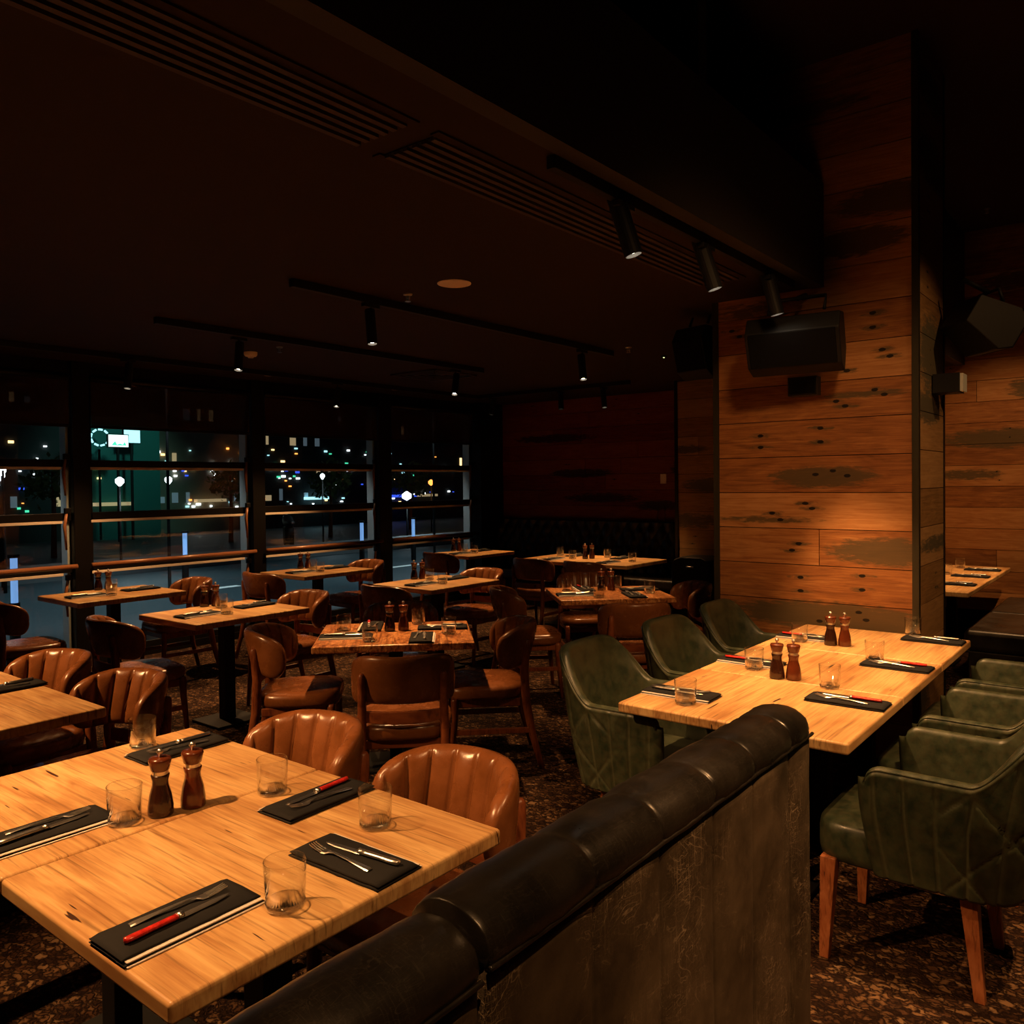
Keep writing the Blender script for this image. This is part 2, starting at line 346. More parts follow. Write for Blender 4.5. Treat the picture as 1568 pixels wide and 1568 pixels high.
sbox('trim_6', 'frame', -1.065, -1.040, 5.505, 5.535, 0, 4.02)
# back walls
sbox('wall_back', 'void', -7.75, 3.3, 9.17, 9.3, 0, 4.02)
planks('wall_back_red', (-7.45, 9.15, 0), (1, 0, 0), (0, -1, 0), 3.3, .3, 2.72, .207, .045, .02, 'plank_red', 21, [(1.35, 1.72, .42, .05, 1.2), (2.9, 1.75, .2, .08, .9), (.9, 2.2, .6, .05, .9), (2.5, 1.3, .3, .06, .9)], (), None, 2)
planks('wall_back_right', (-1.9, 9.15, 0), (1, 0, 0), (0, -1, 0), 3.0, .3, 4.02, .207, .068, .011, 'plank', 33, [(.75, 1.98, .55, .085, 1.0), (.36, 1.63, .3, .05, .8)], (), None, 2)
planks('wall_pier_front', (-4.26, 8.34, 0), (1, 0, 0), (0, -1, 0), 1.7, 0, 2.72, .207, .02, .012, 'plank_side', 44, [(.12, 1.95, .2, .04, 1), (.4, 1.55, .3, .07, 1), (.12, 1.17, .12, .03, 1)], (), {9: [.25]}, 4)
sbox('wall_pier', 'void', -4.26, -2.4, 8.36, 9.15, 0, 2.72)
sbox('trim_7', 'frame', -4.295, -4.26, 8.33, 8.37, 0, 2.72)
sbox('wall_corner', 'frame', -7.75, -7.44, 8.66, 9.17, 0, 2.72)
# ------------------------------------------------------------ window wall
WX = -7.6
sbox('wall_left', 'frame', -7.75, WX, -2.6, 1.43, -.1, 2.72)
sbox('trim_8', 'frame', -7.75, WX+.02, 1.43, 9.15, 2.60, 2.72)
sbox('trim_9', 'frame', -7.75, WX+.03, 1.43, 8.7, -.1, .07)
for i, (a, b_) in enumerate([(1.43, 1.58), (3.262, 3.41), (5.085, 5.237), (6.875, 7.08)]):
    sbox('trim_%d' % (10+i), 'frame', -7.75, WX+.05, a, b_, -.1, 2.72, bevel=.004)
BAYS = [(1.58, 3.262), (3.41, 5.085), (5.237, 6.875), (7.08, 8.66)]
for i, (a, b_) in enumerate(BAYS):
    wn = struct(thing('window_%d' % (i+1), None, None, (WX, a, 0)))
    L = b_-a; f = MB()
    for z, hh in ((1.81, .075), (1.335, .08), (.875, .085)): f.box(-.05, 0, 0, L, z-hh/2+.012, z+hh/2)
    f.box(-.05, 0, 0, L, .07, .13); f.box(-.05, 0, 0, L, 2.55, 2.6); f.box(-.05, 0, 0, .035, .07, 2.6)
    f.build('window_frame', 'frame', wn, bevel=.003)
    l_ = MB()
    for z, hh in ((1.81, .075), (1.335, .08), (.875, .085)): l_.box(-.045, .004, .01, L-.08, z-hh/2-.012, z-hh/2+.012)
    l_.build('frame_lip', 'lip', wn, bevel=.002)
    MB().box(-.15, -.033, L-.03, L-.004, .13, 2.55).build('jamb', 'jamb', wn, bevel=.003)
    MB().box(-.032, -.026, .035, L-.002, .13, 2.55).build('window_pane', 'pane', wn)
    for z in (1.87, 1.39, .80):
        ws = MB().tube([(.02, L-.05, z), (.028, L-.075, z-.13), (.022, L-.06, z-.34)], [.012, .016, .009], 8).build('window_stay', 'copper', wn, smooth=True)
        MB().box(0, .035, L-.07, L-.02, z-.02, z+.03).build('stay_bracket', 'frame', ws, bevel=.004)
    # handrail
    MB().tube([(WX+.09, a-.02, .905), (WX+.09, b_-(.0 if i < 3 else -.1), .905)], .022, 12).build('trim_%d' % (20+i), 'copper', smooth=True)['kind'] = 'structure'
    t = thing('roller_blind', ['brown roller blind half lowered, cut off by left edge of photo', 'brown roller blind over the window showing two bright screens', 'brown roller blind over the third window from the left', 'brown roller blind nearest the dark corner post'][i], 'blind', (WX+.035, a+.02, 2.58), 0, 'roller blinds along the window wall')
    bc = MB().box(-.002, .002, 0, L-.04, -.42, .0).build('blind_cloth', 'blind', t)
    MB().tube([(0, 0, .0), (0, L-.04, .0)], .028, 14).build('roller', 'frame', t, smooth=True)
    MB().box(-.008, .008, 0, L-.04, -.445, -.42).build('bottom_bar', 'black_metal', bc, bevel=.003)
# ------------------------------------------------------------ ceiling fittings
def track(a, b_, label):
    o = MB().box(-.018, .018, 0, (Vector(b_)-Vector(a)).length, -.045, 0).build('lighting_track', 'black_metal', bevel=.003)
    d = Vector(b_)-Vector(a); o.location = a; o.rotation_euler[2] = math.atan2(-d.x, d.y)
    return tag(o, label, 'lighting track')
track((-3.70, 2.75, 2.719), (-3.70, 6.05, 2.719), 'black ceiling track passing nearest the round tan ceiling disc')
track((-5.20, 2.78, 2.719), (-5.20, 6.10, 2.719), 'black ceiling track between the window track and the round ceiling disc')
track((-1.645, 2.30, 2.719), (-1.645, 4.62, 2.719), 'black ceiling track tight against the bulkhead beside the plank column')
track((-6.86, 1.9, 2.719), (-6.86, 8.0, 2.719), 'long black ceiling track running along the tops of the windows')
track((-6.80, 7.92, 2.719), (-4.62, 7.92, 2.719), 'black ceiling track in front of the red plank wall')
def spotlight(p, aim, power, label, ang=50, top=2.673, cat='spotlight', length=.21, r=.031, recess=.012):
    p = Vector(p); d = (Vector(aim)-p).normalized()
    t = thing('track_spotlight', label, cat, (p.x-d.x*length*.55, p.y-d.y*length*.55, top), 0, 'black cylinder spotlights on the ceiling tracks')
    o = Vector(t.location); a = p-o-d*length; e = p-o
    body = MB(); n = 20
    prof = [(0, 0), (r, .0), (r, length), (r*.86, length), (r*.82, length-recess-.004), (0, length-recess-.004)]
    q = d.to_track_quat('Z', 'Y').to_matrix().to_4x4(); q.translation = a
    tmp = MB().lathe(prof[1:-1], n); body.add([q @ Vector(v) for v in tmp.v], tmp.f[:-2]+[tmp.f[-2]])
    hs = body.build('housing', 'black_metal', t, smooth=False)
    ln = MB().lathe([(r*.5, length-recess-.003), (r*.5, length-recess)], n); MB().add([q @ Vector(v) for v in ln.v], ln.f).build('lens', 'lens', hs)
    MB().tube([(0, 0, .0), (0, 0, -.03), tuple(a+d*.03+Vector((0, 0, 0)))], .009, 8).build('stem', 'black_metal', t, smooth=True)
    MB().box(-.016, .016, -.06, .06, -.022, -.001).build('adapter', 'black_metal', t, bevel=.002)
    s = spot(e+d*.008, e+d, power, ang); s.parent = t
    return t
spotlight((-3.68, 3.31, 2.433), (-3.42, 3.22, .75), 240, 'near spotlight on the track by the round ceiling disc', 46)
spotlight((-3.68, 5.57, 2.43), (-3.35, 5.33, .75), 170, 'far spotlight on the track by the round ceiling disc', 46)
spotlight((-5.22, 3.41, 2.432), (-5.0, 3.13, .75), 200, 'near spotlight on the middle ceiling track', 62)
spotlight((-5.22, 5.71, 2.437), (-4.95, 5.15, .75), 190, 'far spotlight on the middle ceiling track, left of square diffuser', 62)
spotlight((-6.8, 3.386, 2.425), (-6.62, 3.13, .75), 150, 'window-side spotlight in front of the blind over the bright screens', 104)
spotlight((-6.8, 5.60, 2.418), (-6.66, 5.17, .75), 145, 'window-side spotlight in front of the third blind', 104)
spotlight((-6.62, 7.92, 2.46), (-6.68, 7.5, .75), 130, 'added spotlight for the corner window table, at the end of the red wall track', 62, recess=.1)  # extra head added to light the corner window table, lens sunk from view
spotlight((-5.55, 7.92, 2.46), (-5.3, 7.65, .75), 130, 'left-hand spotlight hanging before the red plank wall', 62, recess=.1)
spotlight((-4.95, 7.92, 2.44), (-4.6, 7.65, .75), 130, 'right-hand spotlight hanging before the red plank wall', 62, recess=.05)
spotlight((-1.60, 2.78, 2.471), (-1.17, 3.05, .75), 170, 'nearest of three spotlights on the bulkhead track', 62, length=.235, r=.036)
spotlight((-1.60, 3.511, 2.47), (-1.15, 3.80, .75), 150, 'middle of three spotlights on the bulkhead track', 62, length=.235, r=.036)
spotlight((-1.60, 4.275, 2.472), (-1.27, 4.53, .75), 190, 'spotlight hanging just in front of the wall speaker', 48, length=.235, r=.036)
for i, (a, b_, pw, an) in enumerate(OFF): spot(a, b_, pw, an, r=.3 if i == 6 else .02)
def disc(name, label, cat, x, y, r, m='white_plastic', z=2.72, h=.006):
    return tag(MB().lathe([(r, 0), (r, -h*.5), (r*.9, -h)], 32).build(name, m, loc=(x, y, z-.0005)), label, cat)
disc('ceiling_disc', 'round tan flush disc on the dark ceiling', 'ceiling disc', -3.11, 3.41, .095)
disc('ceiling_disc', 'small tan disc above second window post', 'ceiling disc', -7.1, 5.0, .06)
disc('ceiling_disc', 'small tan disc above the third window post', 'ceiling disc', -7.1, 6.75, .06)
t = thing('smoke_detector', 'white domed smoke detector on ceiling beside a hanging spotlight', 'smoke detector', (-6.0, 4.04, 2.72))
MB().lathe([(.055, 0), (.055, -.02), (.045, -.035)], 24).build('housing', 'white_plastic', t, smooth=False)
MB().lathe([(.025, -.034), (.022, -.048)], 20).build('sensor', 'white_plastic', t)
for x, y, z, lb in [(-3.49, 3.42, 2.72, 'small sprinkler head beside the round ceiling disc'), (-5.60, 4.04, 2.72, 'small sprinkler head right of the smoke detector'), (-3.5, 5.98, 2.72, 'small sprinkler head past the end of the track'), (-1.25, 8.47, 4.02, 'small sprinkler head on the high ceiling right of the column')]:
    t = thing('sprinkler_head', lb, 'sprinkler', (x, y, z), 0, 'ceiling sprinklers')
    MB().lathe([(.028, 0), (.026, -.008), (.01, -.012), (.008, -.03)], 16).build('flange', 'steel', t)
    MB().lathe([(.018, -.042), (.018, -.046)], 16).tube([(.012, 0, -.012), (.015, 0, -.028), (.008, 0, -.043)], .002, 6).tube([(-.012, 0, -.012), (-.015, 0, -.028), (-.008, 0, -.043)], .002, 6).build('deflector', 'steel', t)
t = thing('air_diffuser', 'square four-way ceiling air diffuser by the far windows', 'air vent', (-5.86, 6.1, 2.719))
for k in range(4):
    a = .30-.075*k; f = MB()
    for sx, sy in ((1, 0), (-1, 0), (0, 1), (0, -1)):
        if sx: f.box(sx*a-.012, sx*a+.012, -a-.012, a+.012, -.016+.002*k, 0)
        else: f.box(-a-.012, a+.012, sy*a-.012, sy*a+.012, -.016+.002*k, 0)
    f.build('diffuser_ring', 'slat', t)
MB().box(-.30, .30, -.30, .30, -.003, 0).build('backing', 'void', t)
for y0, y1, lb in [(-.6, 1.805, 'long slatted ceiling grille running off the top left of photo'), (1.93, 4.33, 'slatted ceiling grille running toward the plank column')]:
    t = thing('ceiling_grille', lb, 'air grille', (-1.955, y0, 2.719), 0, 'slatted ceiling grilles')
    MB().box(-.12, .12, 0, y1-y0, -.003, 0).build('backing', 'void', t)
    for k in range(6): MB().box(-.115+k*.043, -.100+k*.043+.006, 0, y1-y0, -.014, -.003).build('slat', 'slat', t)
    MB().box(-.155, -.118, -.02, y1-y0+.02, -.006, 0).box(.118, .155, -.02, y1-y0+.02, -.006, 0).build('frame', 'ceil', t)
t = thing('exit_indicator', 'small glowing indicator on the ceiling left of the hanging speaker', 'indicator light', (-3.5, 6.6, 2.72))
MB().lathe([(.03, 0), (.028, -.014)], 16).build('housing', 'black_metal', t)
M['led'] = plain('led', (.9, .9, .3), emit=(.8, .9, .3), es=3)
MB().lathe([(.008, -.0141), (.006, -.018)], 10).build('led', 'led', t)
# ------------------------------------------------------------ speakers on the column
def speaker(name, label, loc, w_, h, d, rz, tilt, bracket=True):
    t = thing(name, label, 'speaker', loc, rz)
    q = Matrix.Rotation(tilt, 4, 'X')
    pr_ = [(-d*.5, -h*.32), (-d*.5, h*.32), (d*.28, h*.5), (d*.5, h*.30), (d*.5, -h*.30), (d*.28, -h*.5)]
    b = MB(); n = 6
    for sx in (-1, 1): b.v += [tuple(q @ Vector((sx*w_/2*(1 if a > 0 else .86), a, z))) for a, z in pr_]
    b.f = [tuple(range(n)), tuple(range(2*n-1, n-1, -1))]+[(i, n+i, n+(i+1) % n, (i+1) % n) for i in range(n)]
    b.build('cabinet', 'black_metal', t, bevel=.008)
    cb = t.children[0]; g = MB().box(-w_*.46, w_*.46, d*.5-.002, d*.5+.008, -h*.29, h*.29, q); g.build('grille', 'grille', cb, bevel=.004)
    if bracket:
        MB().tube([q @ Vector((-w_*.3, 0, h*.5)), q @ Vector((-w_*.3, -d*.2, h*.68)), q @ Vector((w_*.3, -d*.2, h*.68)), q @ Vector((w_*.3, 0, h*.5))], .01, 8).tube([q @ Vector((0, -d*.2, h*.68)), q @ Vector((0, -d*.75, h*.62))], .014, 8).build('bracket', 'black_metal', t, smooth=True)
    return t
speaker('wall_speaker', 'black wedge loudspeaker on front of the plank column', (-1.60, 4.60, 2.375), .50, .33, .34, math.radians(180+6), -.38)
speaker('wall_speaker', 'black loudspeaker hanging off right side of the plank column', (-.82, 5.36, 2.47), .30, .27, .30, math.radians(-48), -.55)
speaker('wall_speaker', 'unlit black loudspeaker left of the plank column', (-2.46, 5.2, 2.48), .26, .36, .30, math.radians(165), -.25)
t = thing('wall_fixture', 'small black box light under the front column speaker', 'wall light', (-1.65, 4.855, 2.145))
MB().box(-.085, .085, -.06, .014, -.055, .055).build('body', 'trim', t, bevel=.004); MB().box(-.075, .075, -.064, -.059, -.045, .045).build('faceplate', 'black_gloss', t)
t = thing('wall_fixture', 'small black box light on right side of the column', 'wall light', (-1.02, 5.25, 2.14), math.radians(90))
MB().box(-.07, .07, -.12, .02, -.055, .055).build('body', 'black_metal', t, bevel=.004); MB().box(-.06, .06, -.135, -.119, -.05, .05).build('faceplate', 'jamb', t)
tag(MB().box(-4.91, -4.83, 9.138, 9.15, 1.57, 1.69).build('light_switch', 'white_plastic', bevel=.003), 'pale switch plate on the red plank wall', 'switch')
t = thing('black_cabinet', 'black round-topped cabinet against the narrow plank pier', 'cabinet', (-3.92, 8.12, 0))
MB().prism([(-.22, 0), (.22, 0), (.22, .70), (.19, .76), (.12, .79), (-.12, .79), (-.19, .76), (-.22, .70)], -.18, .18, Matrix(((1, 0, 0, 0), (0, 0, 1, 0), (0, 1, 0, 0), (0, 0, 0, 1)))).build('body', 'black_gloss', t, bevel=.01)
MB().tube([(-.04, -.19, .69), (.0, -.2, .69), (.04, -.19, .69)], .008, 8).build('handle', 'steel', t, smooth=True)
# ------------------------------------------------------------ banquettes
def bench_unit(label, Y0, Y1, seams, xf, zs, R, end_far=False, group=None, dz=0.):
    """leather banquette seen from behind: panel face toward +X at xf, seat toward -X"""
    t = thing('leather_banquette', label, 'banquette', (xf-.1, (Y0+Y1)/2, 0), 0, group); oy = (Y0+Y1)/2; ox = xf-.1
    allc = sorted([Y0]+[s for s in seams if Y0 < s < Y1]+[Y1])
    def puff(y):
        for a, b_ in zip(allc, allc[1:]):
            if a <= y <= b_:
                u = (y-a)/(b_-a); return (4*u*(1-u))**.38 if 0 < u < 1 else 0
        return 0
    ys = [];
    for a, b_ in zip(allc, allc[1:]): ys += [a+(b_-a)*(.5-.5*math.cos(PI*k/14)) for k in range(14)]
    ys.append(Y1)
    # back panel: closed loop in x,z swept along y
    L = []
    for y in ys:
        e = .010*puff(y); g = (y-oy); wave = .003*pnoise(Vector((y*9, 0, 0)))
        loop = []
        for z in (.0, .10, .25, .4, .55, .7, .8, zs-.04, zs):
            bulge = e*(1-.4*(z/zs)**4)+.004*pnoise(Vector((y*6, z*7, 2)))
            loop.append(Vector((xf-ox-.010+bulge+wave, g, z)))
        for z in (zs, .7, .5, .0): loop.append(Vector((xf-.14-ox-e, g, z)))
        L.append(loop)
    MB().loops(L).build('back_panel', 'panel_leather', t, smooth=True)
    L = []
    rng = [(y, 1) for y in ys]
    if end_far: rng = [(y, 1 if y < Y1-.06 else math.sqrt(max(.02, 1-((y-(Y1-.06))/.062)**2))*.35+.65) for y in ys]
    for y, k in rng:
        e = puff(y); rr_ = R*k*(.90+.10*e); loop = []
        for i in range(24):
            a = 2*PI*i/24; wr = .0035*pnoise(Vector((y*22, math.cos(a)*3, math.sin(a)*3)))+.002*pnoise(Vector((y*60, a*2, 1)))
            loop.append(Vector((xf-.078-ox+math.cos(a)*(rr_+wr)*1.02, y-oy, zs+.014-dz+math.sin(a)*(rr_+wr)*.70)))
        L.append(loop)
    tro = MB().loops(L).build('top_roll', 'black_leather', t, smooth=True)
    MB().tube([(xf-ox+.001-.0015*(1-puff(y)), y-oy, zs-.004) for y in ys], .0045, 6).build('piping', 'black_leather', tro, smooth=True)
    MB().box(-.50, -.045, Y0-oy+.003, Y1-oy-.003, .33, .46).build('seat', 'black_leather', t, bevel=.03, seg=4)
    MB().box(-.47, -.05, Y0-oy+.01, Y1-oy-.01, 0, .33).build('base', 'black_metal', t)
    return t
bench_unit('long dark leather banquette back with rolled top in the foreground', .862, 2.205, [1.14, 1.37, 1.60, 1.81, 2.05], -.735, .925, .083, True)
bench_unit('lower dark leather banquette section in the bottom centre foreground', .50, .858, [], -.745, .905, .080, dz=.0)
bench_unit('banquette section at the bottom edge, nearest the camera', .12, .497, [], -.755, .895, .080)
# tufted banquette on the red wall
t = thing('tufted_banquette', 'black tufted leather banquette along the red plank wall', 'banquette', (-5.85, 8.8, 0))
L = []; nx = 150; nz = 26; v_ = []; f_ = []
for i in range(nx+1):
    for j in range(nz+1):
        x = -1.55+3.1*i/nx; z = .46+.63*j/nz
        row = (z-.46)/.126; colm = x/.16+(.5 if int(row) % 2 else 0)
        dd = abs(((x/.16+row*.5) % 1)-.5)+0; d2 = abs(((x/.16-row*.5) % 1)-.5)
        y = .22-.05*(abs(math.sin(PI*(x/.16+row*.5)))*abs(math.sin(PI*(x/.16-row*.5))))**.5-.03*math.sin(PI*j/nz)
        v_.append((x, y, z)); 
for i in range(nx):
    for j in range(nz): a = i*(nz+1)+j; f_.append((a, a+nz+1, a+nz+2, a+1))
MB().add(v_, f_).build('tufted_back', 'black_leather', t, smooth=True)
MB().box(-1.55, 1.55, .22, .34, .3, 1.09).build('back_frame', 'black_leather', t, bevel=.02)
MB().box(-1.55, 1.55, -.36, .20, .34, .46).build('seat', 'black_leather', t, bevel=.035, seg=4)
MB().box(-1.53, 1.53, -.30, .30, 0, .34).build('base', 'black_metal', t)
t = thing('leather_booth_seat', 'dark leather booth seat at the right edge behind green chairs', 'banquette', (-.9, 8.0, 0))
for y0, y1 in ((-1.08, -.02), (0, 1.1)): MB().box(-.28, .26, y0, y1, .30, .46).build('seat_cushion', 'black_leather', t, bevel=.04, seg=4)
MB().box(-.25, .30, -1.06, 1.1, 0, .30).build('base', 'black_leather', t, bevel=.01)
MB().box(.22, .38, -1.08, 1.1, .30, 1.02).build('back_panel', 'black_leather', t, bevel=.04, seg=4)
# ------------------------------------------------------------ tables
def make_table(wood):
    t = thing('dining_table', 'x', 'table')
    MB().box(-.353, .353, -.43, .43, .710, .75).build('tabletop', wood, t, bevel=.009, seg=3)
    MB().box(-.04, .04, -.04, .04, .02, .70).build('pedestal', 'black_metal', t, bevel=.004)
    MB().box(-.22, .22, -.03, .03, .695, .71).box(-.03, .03, -.3, .3, .695, .71).build('underframe', 'black_metal', t)
    MB().box(-.165, .165, -.17, .17, .0, .018).build('base_plate', 'black_metal', t, bevel=.006)
    return t
TA = make_table('wood'); TB = make_table('wood2')
def table(x, y, rz, label, proto=None, group=None): return inst(proto or TA, (x, y, 0), rz, label, group)
g1 = 'pair of tables pushed together in front'
table(-1.627, 1.115, 0, 'large honey timber table in the foreground, half with the front corner', group=g1)
table(-2.337, 1.115, 0, 'foreground timber table half farther from the leather banquette, with mills', group=g1)
table(-3.555, 1.06, 0, 'timber table cut off by left edge, half by the channelled chairs')
table(-4.265, 1.06, 0, 'timber table at the left edge, mostly out of the photo')
for i, y in enumerate((3.067, 3.777, 4.487)):
    table(-1.22, y, PI/2, ['near third of the long timber table beside green chairs', 'middle third of the long timber table beside green chairs', 'far third of the long timber table, touching the plank column'][i], group='three tables joined beside the green chairs')
table(-3.44, 3.24, PI*.75, 'figured red timber table turned cornerwise in the middle of the room', TB)
table(-3.34, 5.37, PI*.75, 'figured red timber table turned cornerwise farther back, before the banquette table', TB)
table(-5.0, 3.14, 0, 'small timber table with chair backs, second row from windows, near')
table(-4.93, 5.14, 0, 'small timber table in second row from windows, farther one')
table(-6.6, 3.14, 0, 'small timber table at the window, in front of the first window post')
table(-6.6, 5.17, 0, 'small timber table at the window, between second and third window posts')
table(-6.68, 7.56, 0, 'small timber table at the window by the dark corner')
table(-5.3, 7.6, 0, 'left half of the timber table at the tufted banquette')
table(-4.59, 7.6, 0, 'right half of the timber table at the tufted banquette')
for i, y in enumerate((7.19, 7.90, 8.61)):
    table(-1.56, y, PI/2, ['near part of the timber table at right edge behind the column', 'middle part of the timber table at right edge behind the column', 'far part of the timber table at right edge, by the plank wall'][i])
# ------------------------------------------------------------ tan leather chair (faces +y)
def make_tan():
    t = thing('leather_chair', 'x', 'chair')
    # wraparound back pad
    a_, b_ = .222, .165; n = 90; path = []
    for i in range(n+1):
        th = math.radians(200+(-14)+(0)) if 0 else 0
        s = -1+2*i/n; ang = -PI/2+s*math.radians(98)
        path.append((s, a_*math.cos(ang), -.055+b_*math.sin(ang), math.cos(ang), math.sin(ang)))
    L = []; m_ = 20
    for s, px, py, nx_, ny_ in path:
        e = max(0., 1-abs(s)**7)**.5; hh = .115*e+.002; zc = .692-.03*sstep(abs(s), .35, 1); ht = .030*(e**.6)*(1)+.001
        fl = abs(math.sin(s*PI*4.5))**.35
        loop = []
        for k in range(m_):
            q = 2*PI*k/m_; cx, cz = math.cos(q), math.sin(q)
            ox = math.copysign(abs(cx)**.7, cx)*ht; oz = math.copysign(abs(cz)**.55, cz)*hh
            if cx < -.1: ox -= .018*(fl-.6)*e*(1-abs(cz)**5)
            z = zc+oz; lean = -.05*(z-.6)/.2*(-ny_ if ny_ < 0 else 0)
            loop.append(Vector((px+nx_*ox, py+ny_*ox+lean, z)))
        L.append(loop)
    MB().loops(L).build('backrest', 'tan', t, smooth=True)
    st = MB()
    L = []
    for k, (z, sc) in enumerate([(.398, .90), (.402, .97), (.42, 1.0), (.445, 1.0), (.465, .975), (.474, .90), (.478, .6), (.479, .0)]):
        loop = []
        for i in range(40):
            q = 2*PI*i/40; cx, cy = math.cos(q), math.sin(q)
            x = math.copysign(abs(cx)**.5, cx)*.236; y = math.copysign(abs(cy)**.5, cy)*.225
            x *= 1-.10*(y < 0)*abs(y)/.225
            loop.append(Vector((x*sc, (y)*sc+.02, z)))
        L.append(loop)
    st.loops(L).build('seat', 'tan', t, smooth=True)
    MB().box(-.205, .205, -.17, .205, .355, .40).build('seat_frame', 'dark_wood', t, bevel=.006)
    for sx in (-1, 1):
        MB().tube([(sx*.213, -.285, 0), (sx*.203, -.232, .2), (sx*.193, -.200, .38), (sx*.190, -.193, .55), (sx*.189, -.205, .68), (sx*.189, -.209, .715), (sx*.189, -.210, .725)], [.014, .018, .022, .021, .019, .016, .008], 12, 1, 1.15).build('rear_leg', 'dark_wood', t, smooth=True)
        MB().tube([(sx*.208, .225, 0), (sx*.20, .20, .30), (sx*.198, .198, .395), (sx*.198, .198, .41)], [.012, .020, .023, .018], 12).build('front_leg', 'dark_wood', t, smooth=True)
        MB().box(-.009, .009, -.235, .205, .205, .235, Matrix.Translation((sx*.205, 0, 0))).build('stretcher', 'dark_wood', t, bevel=.003)
    L = []
    for i in range(13):
        s = -1+2*i/12; x = s*.185; y = -.192-.035*(1-s*s)
        L.append([Vector((x, y-.009, .495-.01*(1-s*s))), Vector((x, y+.009, .495-.01*(1-s*s))), Vector((x, y+.009, .545)), Vector((x, y-.009, .545))])
    MB().loops(L).build('splat', 'dark_wood', t, bevel=.003)
    return t
TAN = make_tan()
def tan(x, y, face, label, group): # x,y = middle of the seat; face = direction the sitter looks (degrees from +X)
    return inst(TAN, (x, y, 0), math.radians(face-90), label, group)
gA = 'tan channelled chairs around the foreground tables'; gB = 'tan chairs at the window tables'; gC = 'tan chairs around the cornerwise tables'
tan(-1.59, 1.57, -91, 'tan channelled leather chair beside the leather banquette, right of the pair', gA)
tan(-2.235, 1.57, -89, 'tan channelled leather chair with bright reflection on its back, foreground table', gA)
tan(-3.41, 1.53, -82, 'tan channelled leather chair behind the left table, standing nearer its corner', gA)
tan(-4.12, 1.54, -80, 'tan channelled leather chair at the left edge table, farther from the foreground', gA)
tan(-2.92, 2.80, 135, 'tan chair seen squarely from behind in the middle of the room', gC)
tan(-3.82, 2.85, 45, 'tan chair left of the middle cornerwise table, side on', gC)
tan(-3.07, 3.61, 225, 'tan chair right of the middle cornerwise table, side on', gC)
tan(-3.87, 3.69, -45, 'tan chair tucked behind the middle cornerwise table', gC)
tan(-2.84, 4.86, 135, 'tan chair seen from behind at the farther cornerwise table', gC)
tan(-3.80, 4.95, 45, 'dim tan chair left of the farther cornerwise table', gC)
tan(-2.99, 5.78, 225, 'dim reddish chair between farther cornerwise table and plank column', gC)
tan(-3.86, 5.86, -45, 'dim chair on the far side of the farther cornerwise table', gC)
tan(-5.03, 2.54, 82, 'tan chair showing its smooth back, near end of the second-row table', gB)
tan(-5.0, 3.66, -92, 'tan chair at the far end of the nearer second-row table', gB)
tan(-6.5, 2.44, 86, 'tan chair cut by the left edge at the window', gB)
tan(-6.55, 3.65, -95, 'tan chair at far end of the leftmost window table', gB)
tan(-6.51, 4.60, 88, 'dim tan chair at near end of the middle window table', gB)
tan(-6.54, 5.62, -94, 'dim tan chair at far end of the middle window table', gB)
tan(-4.85, 4.58, 88, 'dark tan chair behind the middle cornerwise table, near end of its small table', gB)
tan(-4.93, 5.61, -92, 'dim tan chair at far end of the farther second-row table', gB)
tan(-6.60, 7.05, 90, 'very dim chair at near end of the corner window table', gB)
tan(-5.25, 7.05, 90, 'very dim chair at left of the banquette table', gB)
tan(-4.60, 7.05, 90, 'very dim chair at right of the banquette table', gB)
